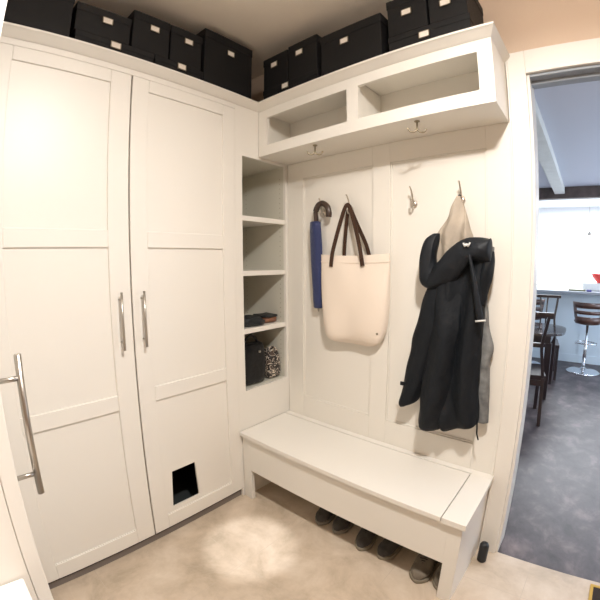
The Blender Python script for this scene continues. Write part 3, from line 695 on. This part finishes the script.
# ------------------------------------------------------------------ small things on the floor
t = thing('black_canister', 'small black canister on the floor between bench and door casing', 'canister', (1.415, -.085, 0))
bm = bmesh.new(); lathe(bm, (1.408, -.105, 0), [(.020, 0), (.024, .006), (.024, .10), (.018, .112), (.010, .118)], 20); obj('body', bm, M_['rubber'], t)
t = thing('floor_mat', 'dark floor mat with ochre edging at the bottom right corner by the doorway', 'mat', (2.2, -.3, 0))
boxobj('pile', (1.972, 2.55, -.60, -.052, .001, .010), M_['matb'], t, .002)
bm = bmesh.new(); bx(bm, 1.957, 1.972, -.615, -.037, .001, .012); bx(bm, 1.972, 2.55, -.052, -.037, .001, .012); bx(bm, 1.972, 2.55, -.615, -.60, .001, .012); obj('edging', bm, M_['matg'], t)

# ------------------------------------------------------------------ ceiling lamp and recessed spot of the mudroom
t = thing('ceiling_lamp', 'round flush ceiling lamp lighting the mudroom', 'lamp', (1.62, -1.28, CZ))
bm = bmesh.new(); lathe(bm, (1.62, -1.28, CZ), [(.07, 0), (.07, -.012), (.05, -.022), (.016, -.028), (.014, -.095), (.03, -.100)], 28); obj('base', bm, M_['nickel'], t)
bm = bmesh.new(); ring_loft(bm, [[(1.62 + .085 * math.sin(a) * math.cos(2 * PI * k / 32), -1.28 + .085 * math.sin(a) * math.sin(2 * PI * k / 32), 2.695 - .085 * math.cos(a)) for k in range(32)] for a in [.12 + (PI - .24) * q / 18 for q in range(19)]]); obj('lamp_shade', bm, M_['frost'], t)
t = thing('recessed_spotlight', 'small recessed spotlight in the ceiling above the floor by the bench', 'lamp', (.375, -.75, CZ))
bm = bmesh.new(); vs = []
for r, z in ((.045, CZ - .0005), (.045, CZ - .006), (.030, CZ - .006), (.030, CZ - .0008)):
    vs.append([bm.verts.new((.375 + r * math.cos(2 * PI * k / 24), -.75 + r * math.sin(2 * PI * k / 24), z)) for k in range(24)])
for A, B in zip(vs, vs[1:] + vs[:1]):
    for i in range(24): bm.faces.new((A[i], A[(i + 1) % 24], B[(i + 1) % 24], B[i]))
obj('ring', bm, M_['steel'], t)

# ------------------------------------------------------------------ kitchen island and things on it
t = thing('kitchen_island', 'pale blue panelled kitchen island beyond the dining area', 'island', (1.7, 5.0, 0))
boxobj('body', (.2, 3.2, 4.72, 5.4, 0, 1.075), M_['islandp'], t)
bm = bmesh.new()
for x in (.2, .95, 1.66, 2.4, 3.17): bx(bm, x, x + .03, 4.712, 4.722, .12, 1.05)
bx(bm, .2, 3.2, 4.710, 4.722, 0, .12); bx(bm, .2, 3.2, 4.710, 4.722, 1.0, 1.075); obj('panel_frame', bm, M_['islandp'], t)
boxobj('worktop', (.1, 3.3, 4.44, 5.45, 1.075, 1.115), M_['counter'], t, .004)
def bowl(x, y, z):
    t = thing('bowl', 'red bowl on the kitchen island', 'bowl', (x, y, z))
    bm = bmesh.new(); lathe(bm, (x, y, z), [(.06, 0), (.065, .01), (.12, .07), (.155, .14), (.150, .14), (.11, .07), (.05, .02)], 28); obj('body', bm, M_['red'], t)
tag(boxobj('storage_tin', (1.66, 2.2, 4.80, 5.1, 1.116, 1.235), M_['paper'], None, .01), 'white box on the kitchen island under the red bowl', 'box')
bowl(1.93, 4.92, 1.236)
tag(boxobj('magazine', (1.46, 1.70, 4.55, 4.75, 1.1155, 1.135), M_['olive'], None, .002), 'dark olive magazine near the edge of the kitchen island', 'magazine')
tag(boxobj('folded_cloth', (1.72, 1.79, 4.50, 4.62, 1.1155, 1.142), M_['navyc'], None, .008), 'indigo cloth at the edge of the kitchen island', 'cloth')
tag(boxobj('folded_cloth', (1.92, 1.99, 4.50, 4.62, 1.1155, 1.142), M_['navyc'], None, .008), 'second indigo cloth, right of the first on the island edge', 'cloth')
for x0, x1, z0, z1, l in ((1.10, 1.24, 1.0, 1.30, 'pale blue roller blind seen through the left kitchen window'), (1.30, 1.62, 1.06, 1.30, 'wider pale blue blind seen left of the red bowl')):
    pass
t = thing('pendant_lamp', 'small pale pendant lamp hanging over the kitchen island', 'lamp', (1.72, 5.0, 2.0))
bm = bmesh.new(); lathe(bm, (1.735, 5.0, 1.97), [(.030, 0), (.034, .01), (.022, .06), (.010, .08)], 16); obj('lamp_shade', bm, M_['steel'], t)
bm = bmesh.new(); tube(bm, [(1.735, 5.0, 2.04), (1.735, 5.0, 2.76)], .003, 6); obj('cord', bm, M_['steel'], t)
t = thing('upper_cabinet', 'row of white upper kitchen cabinets on the far wall', 'cabinet', (3.4, 7.4, 1.5))
boxobj('body', (2.95, 4.3, 7.25, 7.599, 1.5, 2.3), M_['kwhite'], t)

# bar stools
def bar_stool(x, y, label):
    t = thing('bar_stool', label, 'stool', (x, y, 0), 'bentwood bar stools at the island')
    bm = bmesh.new(); lathe(bm, (x, y, 0), [(.235, 0), (.235, .010), (.20, .020), (.10, .032), (.04, .05), (.028, .07)], 40); obj('base', bm, M_['chrome'], t)
    bm = bmesh.new(); lathe(bm, (x, y, .06), [(.026, 0), (.026, .36), (.018, .37), (.018, .62)], 16); obj('column', bm, M_['chrome'], t)
    bm = bmesh.new(); p = [(x + .15 * math.cos(a), y + .10 + .12 * math.sin(a), .40) for a in [2 * PI * k / 20 for k in range(21)]]; tube(bm, p, .010, 8); tube(bm, [(x, y, .40), (x, y + .22, .40)], .009, 8); tube(bm, [(x - .15, y + .0, .40), (x + .15, y, .40)], .009, 8); obj('footrest', bm, M_['chrome'], t)
    bm = bmesh.new(); rings = []
    for z, r in ((.68, .10), (.695, .17), (.72, .19), (.735, .185), (.738, .15)):
        rings.append([(x + r * math.cos(2 * PI * k / 28), y + r * .95 * math.sin(2 * PI * k / 28), z) for k in range(28)])
    ring_loft(bm, rings); obj('seat', bm, M_['stoolw'], t)
    # curved back (towards the viewer, -y) as three slats joined at the ends
    bm = bmesh.new()
    def arc(z0, z1, r0, r1, a0, a1):
        rings = []
        for i in range(17):
            a = a0 + (a1 - a0) * i / 16; c, s2 = math.cos(a), math.sin(a)
            rings.append([(x + r0 * c, y + r0 * s2, z0), (x + r1 * c, y + r1 * s2, z1), (x + (r1 - .014) * c, y + (r1 - .014) * s2, z1), (x + (r0 - .014) * c, y + (r0 - .014) * s2, z0)])
        ring_loft(bm, rings)
    A0, A1 = -PI / 2 - 1.15, -PI / 2 + 1.15
    arc(.70, .80, .185, .205, A0, A1); arc(.835, .885, .212, .222, A0, A1); arc(.92, 1.00, .228, .240, A0, A1)
    arc(.78, .94, .203, .230, A0, A0 + .28); arc(.78, .94, .203, .230, A1 - .28, A1)
    obj('backrest', bm, M_['stoolw'], t)
    return t
bar_stool(1.765, 4.19, 'bentwood bar stool in full view on a round chrome base')
bar_stool(.95, 4.22, 'bentwood bar stool partly hidden behind the dining chairs')

# dining table
t = thing('dining_table', 'dark glossy dining table with a rounded end beyond the doorway', 'dining table', (.75, 3.0, 0))
bm = bmesh.new(); pts = []
for k in range(32):
    a = 2 * PI * k / 32; c, s2 = math.cos(a), math.sin(a)
    pts.append((.72 + .80 * math.copysign(abs(c) ** .55, c), 3.02 + .45 * math.copysign(abs(s2) ** .55, s2)))
ring_loft(bm, [[(p[0], p[1], .725) for p in pts], [(p[0], p[1], .75) for p in pts]])
for f in bm.faces: f.smooth = False
obj('tabletop', bm, M_['tabletop'], t)
bm = bmesh.new(); bx(bm, .05, 1.38, 2.68, 3.36, .64, .724); obj('apron', bm, M_['dwood'], t)
for x in (.06, 1.36):
    for y in (2.70, 3.34):
        bm = bmesh.new(); bx(bm, x - .035, x + .035, y - .035, y + .035, 0, .64); obj('leg', bm, M_['dwood'], t, .003)

# dining chairs
def dining_chair(x, y, rz, label):
    t = thing('dining_chair', label, 'chair', (x, y, 0), 'dark dining chairs around the table')
    ca, sa = math.cos(rz), math.sin(rz)
    def W(p): return (x + p[0] * ca - p[1] * sa, y + p[0] * sa + p[1] * ca, p[2])
    # local: chair faces +y, back at y=-.22
    def part(name, segs, m=M_['dwood'], bev=.003):
        bm = bmesh.new()
        for s_ in segs:
            if s_[0] == 'box':
                _, x0, x1, y0, y1, z0, z1 = s_; n0 = len(bm.verts); bx(bm, x0, x1, y0, y1, z0, z1); bm.verts.ensure_lookup_table()
                for v in bm.verts[n0:]: v.co = Vector(W(v.co))
            else:
                P = smooth_path(s_[1], 6); w_, d_ = s_[2]; rings = []
                for q in P: rings.append([W((q[0] - w_, q[1] - d_, q[2])), W((q[0] + w_, q[1] - d_, q[2])), W((q[0] + w_, q[1] + d_, q[2])), W((q[0] - w_, q[1] + d_, q[2]))])
                ring_loft(bm, rings)
                for f in bm.faces: f.smooth = False
        return obj(name, bm, m, t, bev)
    for s_ in (-1, 1):
        part('leg', [('path', [(s_ * .195, -.27, 0), (s_ * .190, -.225, .25), (s_ * .188, -.21, .45)], (.016, .016))])
        part('leg', [('path', [(s_ * .195, .20, 0), (s_ * .195, .20, .43)], (.018, .018))])
        part('back_post', [('path', [(s_ * .188, -.21, .45), (s_ * .165, -.215, .62), (s_ * .150, -.235, .76), (s_ * .170, -.265, .92), (s_ * .190, -.300, 1.06)], (.014, .014))])
    part('seat', [('box', -.215, .215, -.22, .23, .43, .475)])
    part('seat_rail', [('box', -.195, .195, -.225, -.20, .375, .43)])
    part('crest_rail', [('box', -.225, .225, -.315, -.285, 1.035, 1.075)])
    part('cross_rail', [('box', -.155, .155, -.250, -.225, .745, .785)])
    part('splat', [('path', [(-.045, -.215, .47), (-.035, -.235, .76), (-.05, -.295, 1.04)], (.010, .010)), ('path', [(.045, -.215, .47), (.035, -.235, .76), (.05, -.295, 1.04)], (.010, .010))])
    return t
dining_chair(1.165, 2.10, .20, 'dark wooden dining chair nearest the doorway, back towards the room')
dining_chair(1.20, 3.70, PI + .12, 'dark wooden dining chair on the far side of the table')

for o_ in list(bpy.data.objects):
    if o_.name.startswith('trim_') and 'kind' not in o_: o_['kind'] = 'structure'
